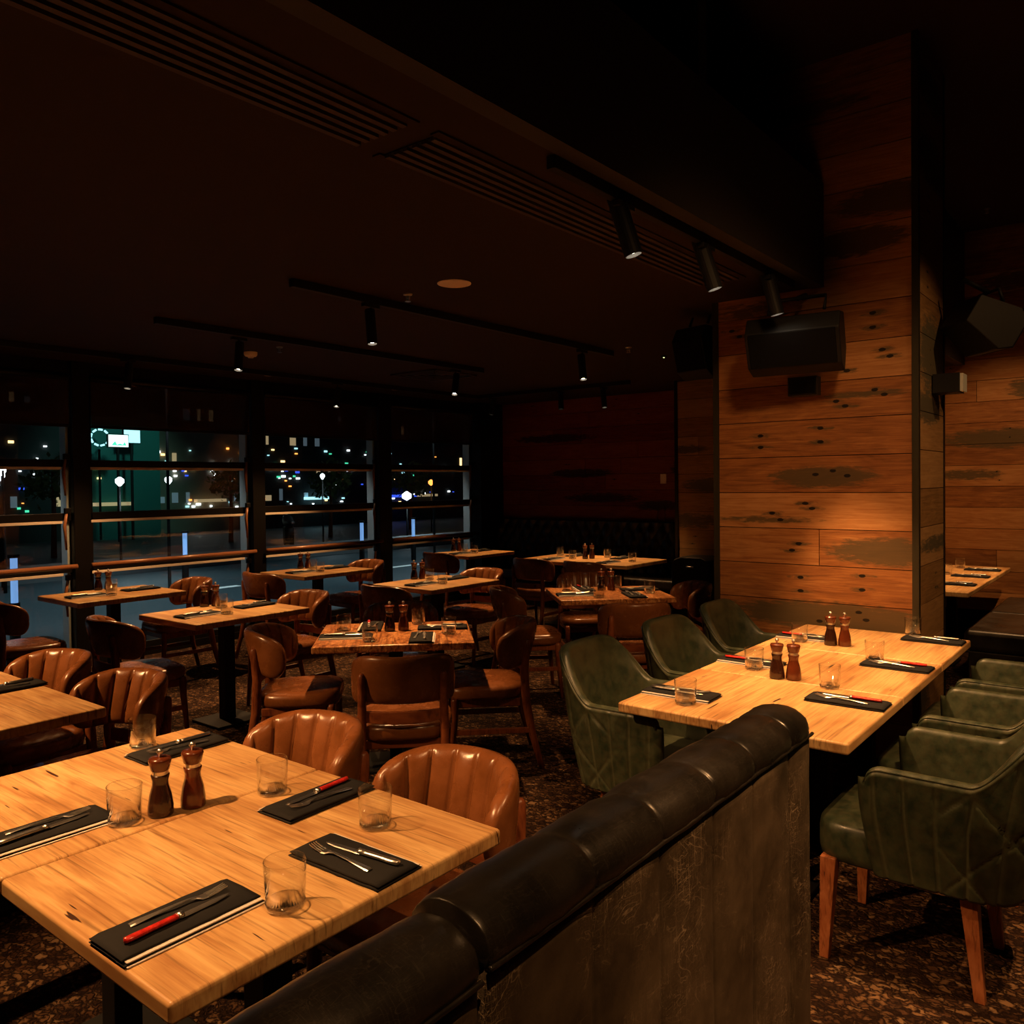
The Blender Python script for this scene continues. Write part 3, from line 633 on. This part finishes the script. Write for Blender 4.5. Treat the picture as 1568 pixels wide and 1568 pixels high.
# ------------------------------------------------------------ green armchair (faces +y)
def make_green():
    t = thing('green_armchair', 'x', 'armchair')
    W = .262; yf = .125; yb = -.12; B = .205
    path = []; n1 = 40; n2 = 150
    for i in range(n1): path.append((W, yf-(yf-yb)*i/n1))
    raw = []
    for i in range(401):
        q = -PI*i/400; cx, cy = math.cos(q), math.sin(q)
        raw.append((math.copysign(abs(cx)**(.62), cx)*W, yb-abs(cy)**.62*B))
    ln = [0]
    for p0, p1 in zip(raw, raw[1:]): ln.append(ln[-1]+math.dist(p0, p1))
    j = 0
    for i in range(n2+1):
        d = ln[-1]*i/n2
        while j < len(ln)-2 and ln[j+1] < d: j += 1
        f = (d-ln[j])/max(1e-9, ln[j+1]-ln[j]); path.append((raw[j][0]+(raw[j+1][0]-raw[j][0])*f, raw[j][1]+(raw[j+1][1]-raw[j][1])*f))
    for i in range(1, n1+1): path.append((-W, yb+(yf-yb)*i/n1))
    ln = [0]
    for p0, p1 in zip(path, path[1:]): ln.append(ln[-1]+math.dist(p0, p1))
    T = ln[-1]; L = []; rim = []; SE = []
    K = len(path)
    def normal(i):
        a, b_ = path[max(0, i-2)], path[min(K-1, i+2)]; dx, dy = b_[0]-a[0], b_[1]-a[1]; l = math.hypot(dx, dy); return (-dy/l*-1 if 0 else -dy/l, dx/l)
    def top(y): return .69+.205*sstep(-y, .15, .33)
    def groove(s, z, back):
        g = 0; c = (s-T/2)
        q = abs(((c/.088+.5) % 1)-.5)*.088; g = max(g, 1-q/.008)
        if back > 0:
            for sg in (1, -1):
                q = abs((((c+sg*z*.9)/.24+.5) % 1)-.5)*.24*.74; g = max(g, (1-q/.008)*back)
        return max(0, g)
    NV = 46
    ends = [(-2, .0, .022), (-1, .62, .016)]
    seq = [(0, .05, .024), (0, .55, .019), (0, .85, .010)]+[(i, 1, 0) for i in range(K)]+[(K-1, .85, .010), (K-1, .55, .019), (K-1, .05, .024)]
    for i, th, ext in seq:
        x, y = path[i]; nx_, ny_ = normal(i)
        if nx_*x+ny_*(y-yb) < 0: nx_, ny_ = -nx_, -ny_
        if i in (0, K-1) and abs(x) > .2: nx_, ny_ = (1 if x > 0 else -1), 0
        s = ln[i]; ed = min(s, T-s); ht = top(y)-(.045*(1-math.sqrt(1-(1-ed/.05)**2)) if ed < .05 else 0); back = sstep(-y, .02, .16); loop = []
        zb = .325
        def pt(z, off):
            k = .80+.20*sstep(z, zb-.12, .62)
            lean = -.055*max(0, (z-.55)/.34)*back
            return Vector(((x+nx_*off)*k, (y+ny_*off)*k-(1-k)*.10+lean+ext, z))
        to = .024*th; ti = -.022*th
        for j_ in range(NV):
            z = zb+(ht-.018-zb)*j_/(NV-1); SE.append(groove(s, z, back) if th == 1 else 0)
            loop.append(pt(z, to+.004-.011*groove(s, z, back)*min(1, (ht-.03-z)/.03 if z > ht-.06 else 1) if th == 1 else to))
        for q in (35, 65, 90, 115, 145): loop.append(pt(ht-.018+.018*math.sin(math.radians(q)), (to-ti)/2*math.cos(math.radians(q))+(to+ti)/2))
        for j_ in range(12):
            z = ht-.018-(ht-.018-.40)*j_/11; loop.append(pt(z, ti-.014*math.sin(PI*min(1, j_/11))*th))
        loop.append(pt(.34, ti)); SE += [0]*(len(loop)-NV)
        L.append(loop); 
        if th == 1: rim.append(pt(ht-.008, to-.004))
    sh = MB().loops(L).build('shell', 'green', t, smooth=True)
    at = sh.data.attributes.new('seam', 'FLOAT', 'POINT'); at.data.foreach_set('value', SE)
    MB().tube(rim[::2], .0045, 6).build('piping', 'green', sh, smooth=True)
    L = []
    for z, sc in [(.325, .92), (.335, .98), (.36, 1), (.42, 1), (.447, .985), (.462, .93), (.470, .7), (.472, .0)]:
        L.append([Vector((math.copysign(abs(math.cos(2*PI*i/48))**.36, math.cos(2*PI*i/48))*.228*sc, .055+math.copysign(abs(math.sin(2*PI*i/48))**.36, math.sin(2*PI*i/48))*.255*sc, z)) for i in range(48)])
    MB().loops(L).build('seat', 'green', t, smooth=True)
    for sx, x0, y0, x1, y1 in ((-1, .205, .255, .222, .268), (1, .205, .255, .222, .268), (-1, .165, -.15, .185, -.185), (1, .165, -.15, .185, -.185)):
        a, b_ = .026, .015; q = [(-a, -a), (a, -a), (a, a), (-a, a)]; q2 = [(-b_, -b_), (b_, -b_), (b_, b_), (-b_, b_)]
        MB().loops([[Vector((sx*x1+c, y1+d, 0)) for c, d in q2], [Vector((sx*x0+c, y0+d, .34)) for c, d in q]]).build('leg', 'leg_wood', t, bevel=.003)
    return t
GR = make_green(); gG = 'green leather armchairs at the long table'
for i, y in enumerate((3.0, 3.72, 4.44)):
    inst(GR, (-.62, y, 0), PI/2+.0, ['nearest green quilted armchair, seen from its side at the right', 'green armchair between two others on the right side', 'farthest green armchair on the right side of the long table'][i], gG)
for i, (x, y) in enumerate(((-1.67, 3.09), (-1.67, 3.80), (-1.69, 4.50))):
    inst(GR, (x, y, 0), -PI/2+[.02, -.03, .02][i], ['nearest green armchair left of the long table, behind the banquette', 'middle green armchair on the left of the long table', 'green armchair left of the long table, nearest plank column'][i], gG)
# ------------------------------------------------------------ tableware
def glass_one():
    t = thing('glass_tumbler', 'x', 'glass')
    MB().lathe([(.0395, .016), (.0425, .095), (.0418, .0965), (.0408, .095), (.0383, .0185)], 40, close=True).build('glass_wall', 'tumbler', t, smooth=True)
    MB().lathe([(.030, .0), (.0375, .001), (.0398, .006), (.0395, .0158), (.036, .0165), (.026, .011), (.010, .009), (.002, .0088)], 40).build('thick_base', 'tumbler_base', t, smooth=True)
    return t
GL = glass_one()
def make_mill(m1, m2):
    t = thing('pepper_mill', 'x', 'mill')
    MB().lathe([(.030, 0), (.032, .004), (.0315, .025), (.027, .055), (.0205, .078), (.020, .090), (.0235, .103), (.0225, .106)], 28).build('body', m1, t, smooth=True)
    MB().lathe([(.0205, .106), (.0205, .115)], 28).build('collar', 'steel', t, smooth=False)
    hd = MB().lathe([(.0205, .115), (.023, .118), (.0285, .142), (.0265, .148), (.010, .150)], 28).build('head', m2, t, smooth=True)
    MB().lathe([(.004, .150), (.004, .156), (.007, .159), (.0085, .164), (.006, .170), (.001, .172)], 16).build('knob', 'steel', hd, smooth=True)
    return t
ML = make_mill('mill_dark', 'mill_red'); MR = make_mill('mill_red', 'mill_red')
def make_napkin():
    t = thing('folded_napkin', 'x', 'napkin')
    def slab(x0, x1, y0, y1, z0, z1, sd):
        L = []
        for i in range(19):
            y = y0+(y1-y0)*i/18; k = .002*pnoise(Vector((i*.4, sd, 0))); e = min(1, (.25+min(i, 18-i)/1.5)) if i in (0, 18) else 1; h = (z1-z0)/2*e; zc = (z0+z1)/2
            L.append([Vector((x0+k, y, zc)), Vector((x0+.003+k, y, zc-h)), Vector((x1-.003, y, zc-h)), Vector((x1+k, y, zc)), Vector((x1-.003, y, zc+h+k*.5)), Vector(((x0+x1)/2, y, zc+h+.0015+k)), Vector((x0+.003, y, zc+h+k*.5))])
        return MB().loops(L)
    slab(-.068, .068, -.145, .145, .0, .006, 1).build('lower_fold', 'napkin', t, smooth=True)
    slab(-.066, .058, -.145, .143, .006, .014, 5).build('upper_fold', 'napkin', t, smooth=True)
    MB().box(.052, .067, -.140, .141, .0062, .0088).build('pale_edge', 'white_cloth', t, bevel=.001)
    MB().box(.052, .0725, -.142, .142, .0005, .0030).build('pale_edge', 'white_cloth', t, bevel=.001)
    return t
NP = make_napkin()
def strip(pts, th, m4=None):      # pts: (y, half width, z)
    L = [[Vector((-w_, y, z)), Vector((0, y, z-th*.4)), Vector((w_, y, z)), Vector((w_*.7, y, z+th)), Vector((-w_*.7, y, z+th))] for y, w_, z in pts]
    return MB().loops(L)
def make_fork():
    b = strip([(-.095, .0075, 0), (-.085, .009, .001), (-.03, .0045, .004), (.02, .0032, .006), (.035, .005, .004), (.045, .011, .001), (.058, .012, .001)], .002)
    for k in range(4):
        x = -.0093+k*.0062; q = strip([(.056, .0022, .001), (.075, .0019, .003), (.098, .001, .008)], .0018); b.add([(v[0]+x, v[1], v[2]) for v in q.v], q.f)
    return tag(b.build('fork', 'steel', smooth=False), 'x', 'fork')
def make_knife(handle):
    t = thing('table_knife', 'x', 'knife')
    strip([(.005, .0075, .003), (.02, .009, .003), (.08, .0085, .003), (.105, .005, .003), (.114, .001, .003)], .0015).build('blade', 'steel', t)
    MB().loops([[Vector((w_*math.cos(2*PI*k/10), y, .0065+.0055*math.sin(2*PI*k/10))) for k in range(10)] for y, w_ in ((-.105, .002), (-.102, .0085), (-.085, .0095), (-.05, .0075), (-.012, .0085), (.004, .008))]).build('handle', handle, t, smooth=True)
    MB().loops([[Vector((w_*math.cos(2*PI*k/10), y, .0065+.0062*math.sin(2*PI*k/10))) for k in range(10)] for y, w_ in ((.000, .0085), (.012, .0085))]).build('bolster', 'steel', t, smooth=True)
    return t
FK = make_fork(); KR = make_knife('red_handle'); KS = make_knife('steel')
def setting(x, y, face, who, red=True, glass=None, tz=.7502, rnd=[random.Random(4)]):
    r = rnd[0]; rz = math.radians(face-90)+r.uniform(-.05, .05); q = Matrix.Rotation(rz, 3, 'Z')
    inst(NP, (x, y, tz), rz, 'black folded napkin '+who, 'folded napkins on the tables')
    o = q @ Vector((-.028, .012, 0)); inst(FK, (x+o.x, y+o.y, tz+.0165), rz+r.uniform(-.12, .0), 'steel fork on napkin '+who, 'forks on the napkins')
    o = q @ Vector((.014, -.015, 0)); inst(KR if red else KS, (x+o.x, y+o.y, tz+.0155), rz+r.uniform(-.02, .1), ('red handled' if red else 'steel')+' knife on napkin '+who, 'knives on the napkins')
    if glass: inst(GL, (glass[0], glass[1], tz), r.random()*6, 'clear tumbler '+who, 'glass tumblers on the tables')
def mills(x, y, x2, y2, who):
    inst(ML, (x, y, .7502), 0, 'dark wooden pepper mill, left of the pair '+who, 'wooden mills on the tables')
    inst(MR, (x2, y2, .7502), 1, 'reddish wooden mill, right of the pair '+who, 'wooden mills on the tables')
# foreground table
setting(-1.50, .832, 92, 'by the near corner of the foreground table', True, (-1.385, .992))
setting(-2.15, .850, 92, 'left of centre on the foreground table edge', False, (-2.06, .998))
setting(-1.78, 1.385, -90, 'before the foreground chair beside the banquette', True, (-1.928, 1.345))
setting(-2.49, 1.385, -88, 'before the foreground chair with the bright reflection', False, (-2.61, 1.328))
setting(-1.425, 1.205, 180, 'at the end of the foreground table facing the leather banquette', False, (-1.533, 1.367))
mills(-2.035, 1.080, -2.02, 1.162, 'on the foreground table')
setting(-3.83, 1.36, -88, 'on the table cut off by left edge', False)
# long table
for i, y in enumerate((2.95, 3.66, 4.40)):
    w_ = ['nearest on left side of the long table', 'middle of left side of the long table', 'farthest on left side of the long table'][i]
    setting(-1.50, y, 0, w_, i > 0, [(-1.425, 2.84), (-1.44, 3.545), (-1.495, 4.29)][i])
    w_ = ['nearest on right side of the long table', 'middle of right side of the long table', 'farthest on right side of the long table'][i]
    setting(-.94, (3.215, 3.95, 4.69)[i], 180, w_, i < 2, [(-1.065, 3.405), (-1.055, 4.03), (-1.06, 4.80)][i])
mills(-1.298, 3.445, -1.232, 3.46, 'nearer on the long table')
mills(-1.338, 4.295, -1.272, 4.31, 'farther on the long table')
# cornerwise tables
def around(cx, cy, who, mill):
    for k, (a, nm) in enumerate(((135, 'near side'), (45, 'left side'), (225, 'right side'), (-45, 'far side'))):
        q = Matrix.Rotation(math.radians(a-90), 3, 'Z'); nf = k in (0, 3); p = q @ Vector((.15 if nf else .10, -.20 if nf else -.27, 0)); g = q @ Vector((.30 if nf else .26, -.10 if nf else -.13, 0))
        setting(cx+p.x, cy+p.y, a, 'on %s of the %s cornerwise table' % (nm, who), k == 3, (cx+g.x, cy+g.y))
    mills(cx+mill[0], cy+mill[1], cx+mill[0]+.05, cy+mill[1]+.062, 'on the %s cornerwise table' % who)
around(-3.44, 3.24, 'middle', (-.07, .02)); around(-3.34, 5.37, 'farther', (-.11, .08))
for (cx, cy, who) in ((-5.0, 3.14, 'nearer second-row table'), (-4.93, 5.14, 'farther second-row table'), (-6.6, 3.14, 'leftmost window table'), (-6.6, 5.17, 'middle window table'), (-6.68, 7.56, 'corner window table')):
    setting(cx+.03, cy-.22, 90, 'near end of the '+who, False, (cx+.14, cy-.08))
    setting(cx-.03, cy+.24, -90, 'far end of the '+who, False, (cx-.15, cy+.06))
    mills(cx-.30, cy+.02, cx-.27, cy+.09, 'on the '+who)
for i, (x, y, a, g) in enumerate(((-5.28, 7.36, 90, (-5.12, 7.50)), (-4.57, 7.36, 90, (-4.40, 7.56)), (-5.30, 7.84, -90, (-5.50, 7.80)), (-4.70, 7.84, -90, (-4.88, 7.84)))):
    setting(x, y, a, ['near left of the banquette table', 'near right of the banquette table', 'far left of the banquette table', 'far right of the banquette table'][i], False, g)
mills(-5.02, 7.60, -4.97, 7.66, 'on the banquette table')
for i, y in enumerate((7.30, 7.95, 8.55)):
    setting(-1.30, y, 180, ['nearest on the table at the right edge', 'second on the table at the right edge', 'farthest on the table at the right edge'][i], False, (-1.50, y+.1))
# ------------------------------------------------------------ outside, across the street at night
M['asphalt'] = plain('damp asphalt', (.017, .037, .044), .5); M['kerb'] = plain('concrete kerb', (.20, .22, .22), .8); M['facade'] = plain('dark facade', (.030, .030, .030), .8)
M['teal'] = plain('teal painted wall', (.02, .16, .14), .7); M['stone'] = plain('beige render wall', (.30, .26, .19), .9)
def em(name, c, s): M[name] = plain(name, c, .5, emit=c, es=s)
em('e_white', (.85, .95, 1.), 5); em('e_warm', (1., .62, .25), 3); em('e_cyan', (.45, .9, 1.), 1.6); em('e_screen', (.80, 1., .93), 1.9); em('e_blue', (.05, .12, 1.), 1.2); em('e_lit', (1., .72, .38), .35); em('e_green', (.1, 1., .55), 1.0); em('e_orange', (1., .33, .06), 3); em('e_tube', (.25, .5, 1.), .75); em('e_dim', (.55, .75, .9), .10)
sbox('ground', 'asphalt', -60, -7.75, -22, 60, -.40, -.25)
sbox('trim_30', 'kerb', -9.6, -7.75, -22, 60, -.25, -.14)
sbox('trim_31', 'kerb', -19.8, -17.2, -22, 60, -.25, -.12)
for k, y in enumerate((-3.5, 1.5, 6.5, 11.5)): sbox('trim_%d' % (32+k), 'jamb', -13.5, -13.3, y, y+2.2, -.25, -.244)
def building(x, y0, y1, h, m, label, wins, seed, wm='e_lit', rows=3, cols=8, p_=.5, dots=0):
    t = thing('building', label, 'building', (x, (y0+y1)/2, -.25)); hw = (y1-y0)/2
    MB().box(-6, 0, -hw, hw, 0, h).build('walls', m, t); MB().box(-6.1, .15, -hw-.1, hw+.1, h, h+.2).build('cornice', 'facade', t)
    r = random.Random(seed)
    for j in range(rows):
        for i in range(cols):
            if r.random() < p_:
                y = -hw+(i+.5)*2*hw/cols; z = wins+j*(h-wins)/rows; ww = hw/cols*r.uniform(.15, .5)
                MB().box(0, .03, y-ww, y+ww, z, z+r.uniform(.2, .5)).build('lit_window', r.choice([wm, 'e_dim', 'e_dim', 'e_lit']), t)
    for _ in range(dots):
        y = r.uniform(-hw, hw); z = r.choice((.9, 1.15, 1.9, 2.3, 2.6, 3.2))+r.uniform(-.15, .25); a = r.uniform(.02, .06)
        MB().box(.0, .06, y-a*r.uniform(.8, 2.5), y+a, z, z+a*1.5).build('lit_sign', r.choice(['e_white', 'e_warm', 'e_cyan', 'e_white', 'e_green', 'e_blue', 'e_orange']), t)
    for k in range(int(hw)):
        if r.random() < .6: MB().box(.0, .3, -hw+2*k+.2, -hw+2*k+1.5, 1.20, 1.32).build('awning_light', r.choice(['e_blue', 'e_cyan', 'e_lit']), t)
    return t
building(-30, 6.0, 12.7, 6.5, 'facade', 'dark shop building seen through the leftmost window', 1.2, 3, 'e_lit', 3, 14, .35, 45)
building(-29, 12.95, 15.6, 4.1, 'teal', 'teal lit building with two bright screens', 3.3, 5, 'e_cyan', 1, 6, .5, 6)
building(-31, 15.9, 20.3, 6.2, 'stone', 'beige building right of the bright screens', 1.2, 15, 'e_lit', 3, 8, .3, 34)
building(-30, 20.6, 27.2, 6.0, 'facade', 'dim building seen through the third window', 1.2, 8, 'e_lit', 4, 10, .3, 45)
building(-30, 27.6, 38.0, 7.5, 'facade', 'dark building seen through the window nearest the corner', 1.2, 11, 'e_warm', 4, 12, .15, 40)
spot((-24, 14, 5.4), (-29, 14.2, 2.6), 300, 60, .8, (.35, 1., .85), .3)
for k, y in enumerate((1.0, 2.75, 4.6, 6.4, 8.15)):      # unseen downlights added outside to brighten the window jambs
    t = thing('added_jamb_light', ['added jamb light at the left edge', 'added jamb light by the first window post', 'added jamb light by the second window post', 'added jamb light by the third window post', 'added jamb light by the dark corner post'][k], 'added light', (-8.15, y, 2.95), 0, 'added lights brightening the window jambs')
    MB().lathe([(.06, 0), (.06, .09)], 16).build('housing', 'black_metal', t)
    spot((-8.15, y, 2.93), (-7.98, y+.30, 0), 60, 44, .6, (.85, .95, 1.), .03)
MB().box(-8.5, -7.75, -2, 9.3, 3.04, 3.12).build('trim_40', 'frame')['kind'] = 'structure'
def screen(y, z, w_, h, label, x=-28.8):
    t = thing('display_screen', label, 'screen', (x, y, z)); MB().box(-.08, 0, -w_/2, w_/2, 0, h).build('casing', 'black_metal', t); MB().box(0, .02, -w_/2+.03, w_/2-.03, .03, h-.03).build('display', 'e_screen' if 'white' in label else 'e_cyan', t)
    MB().tube([(-.05, 0, 0), (-.05, 0, -z-.25)], .05, 8).build('pole', 'black_metal', t)
    if 'white' in label: MB().prism([(-.24, .08), (-.12, .22), (-.06, .1), (.05, .14), (.14, .1), (.2, .2), (.26, .08)], .0205, .024, Matrix(((0, 0, 1, 0), (1, 0, 0, 0), (0, 1, 0, 0), (0, 0, 0, 1)))).build('display_graphic', 'e_green', t)
screen(13.40, 2.93, .72, .46, 'bright white green outdoor screen, left and nearer', -27.6)
screen(14.22, 3.12, .62, .50, 'pale blue outdoor screen, right and farther', -28.3)
t = thing('ring_sign', 'ring of pale blue lights left of the bright screens', 'light sign', (-28.4, 13.15, 3.3))
for k in range(8):
    a = .8+k*.7; MB().box(0, .04, -.07, .07, -.03, .03, Matrix.Translation((0, .30*math.cos(a)-.0, .27*math.sin(a))) @ Matrix.Rotation(a+PI/2, 4, 'X')).build('light_segment', 'e_cyan', t)
MB().tube([(-.05, 0, -.4), (-.05, 0, -3.5)], .04, 8).build('pole', 'black_metal', t)
def lamppost(x, y, h, label, m='e_white', pw=60, col=(.70, .92, 1.), r=.1):
    t = thing('street_lamp', label, 'street lamp', (x, y, -.25), 0, 'street lamps outside the windows')
    MB().tube([(0, 0, 0), (0, 0, h)], [.03, .018], 10).build('pole', 'black_metal', t, smooth=True)
    MB().lathe([(.02, -.08), (r, 0), (r, r*.8), (.02, r*1.4)], 12, (0, 0, h)).build('lamp_head', m, t, smooth=True)
    if pw:
        l = bpy.data.lights.new('street_light', 'SPOT'); l.spot_size = math.radians(88 if h > 4 else 150); l.spot_blend = .5; l.energy = pw*(2.0 if h > 4 else .5); l.color = col; l.shadow_soft_size = .2; o = bpy.data.objects.new('street_light', l); C.objects.link(o); o.location = (.35, 0, h-.1); o.parent = t
for k in range(6): lamppost(-16-k*.5, 5.72+k*.16, 2.25-.09*k, ['bright street lamp highest of the diagonal row at the left edge', 'second street lamp down the diagonal row at the left edge', 'third street lamp down the diagonal row at the left edge', 'fourth street lamp down the diagonal row at the left edge', 'fifth street lamp down the diagonal row at the left edge', 'lowest street lamp of the diagonal row at the left edge'][k], pw=0, r=.07)
lamppost(-18, 8.75, 1.95, 'white street lamp below the two bright screens', pw=90, r=.09)
lamppost(-18, 9.88, 1.98, 'street lamp on thin pole right of the two screens', pw=50, r=.08)
lamppost(-20, 15.9, 2.1, 'white street lamp in the third window', pw=50, r=.07)
lamppost(-20, 19.43, 1.38, 'dazzling blue white street lamp in the corner window', pw=120, r=.16)
lamppost(-22, 22.67, 1.86, 'orange street lamp in the corner window', 'e_orange', 40, (1, .4, .1), r=.11)
lamppost(-12.5, 1.0, 4.5, 'tall lamp added to light the road, beyond the left edge of photo', pw=420)  # the three tall lamps are added to light the road
lamppost(-13.5, 7.4, 5.2, 'tall lamp added to light the road, hidden behind the blind over the screens', pw=520)
lamppost(-13.5, 14.0, 5.2, 'tall lamp added to light the road, hidden behind the third window blind', pw=420)
for i, (y, z, x) in enumerate(((4.03, 0, -11), (7.98, 0, -14), (12.2, 0, -14), (14.0, 0, -14.2))):
    t = thing('lit_bollard', ['glowing bollard at the far left of the windows', 'glowing bollard in the window with the bright screens', 'glowing bollard in the third window', 'glowing bollard in the corner window'][i], 'bollard', (x, y, -.25), 0, 'glowing bollards on the street')
    MB().lathe([(.06, 0), (.06, .45)], 14).build('post', 'black_metal', t); MB().lathe([(.04, .45), (.04, 1.0)], 14).build('light_tube', 'e_tube', t); MB().lathe([(.065, 1.0), (.065, 1.04)], 14).build('cap', 'black_metal', t)
t = thing('parked_motorcycle', 'dark motorcycle parked outside the third window', 'motorcycle', (-20.5, 15.0, -.25), math.radians(60))
for y in (-.62, .62):
    MB().tube([(-.06, y, .30), (.06, y, .30)], .30, 22).build('wheel', 'void', t)
MB().loops([[Vector((w_*math.cos(2*PI*k/12), y, z+h_*math.sin(2*PI*k/12))) for k in range(12)] for y, z, w_, h_ in ((-.85, .72, .03, .03), (-.6, .75, .13, .08), (-.2, .72, .16, .12), (.15, .80, .17, .16), (.4, .85, .12, .12), (.6, .78, .04, .08))]).build('body', 'black_gloss', t, smooth=True)
MB().box(-.14, .14, -.3, .25, .25, .62).build('engine', 'black_metal', t, bevel=.04)
MB().tube([(-.34, .38, 1.02), (-.12, .46, 1.0), (.12, .46, 1.0), (.34, .38, 1.02)], .018, 8).tube([(0, .46, 1.0), (0, .64, .30)], .03, 8).build('handlebar', 'steel', t, smooth=True)
MB().lathe([(.09, -.04), (.09, .04)], 14, (0, 0, 0)).build('headlight', 'e_dim', t).location = (0, .60, .88)
# lit shrubs
M['leaf'] = plain('leaf green', (.10, .16, .04), .7)
for i, (x, y, r, lb) in enumerate(((-23, 9.4, .8, 'small lit tree in the leftmost window'), (-24, 15.3, .7, 'small lit tree right of the bright screens'), (-23, 18.6, .8, 'lit tree in the third window'), (-24, 23.5, .8, 'lit tree in the corner window'))):
    t = thing('street_tree', lb, 'tree', (x, y, -.25), 0, 'street trees outside'); rnd = random.Random(i); f = MB()
    for _ in range(420):
        d = Vector((rnd.gauss(0, 1), rnd.gauss(0, 1), rnd.gauss(0, .7))).normalized()*r*rnd.uniform(.4, 1); c = d+Vector((0, 0, 2.0)); a = Vector((rnd.uniform(-1, 1), rnd.uniform(-1, 1), rnd.uniform(-1, 1)))*.09; b_ = Vector((rnd.uniform(-1, 1), rnd.uniform(-1, 1), rnd.uniform(-1, 1)))*.09
        f.add([c-a, c+b_, c+a, c-b_], [(0, 1, 2, 3)])
    f.build('foliage', 'leaf', t); MB().tube([(0, 0, 0), (.05, 0, 1.2), (0, 0, 2.3)], [.08, .06, .03], 8).build('trunk', 'dark_wood', t, smooth=True)
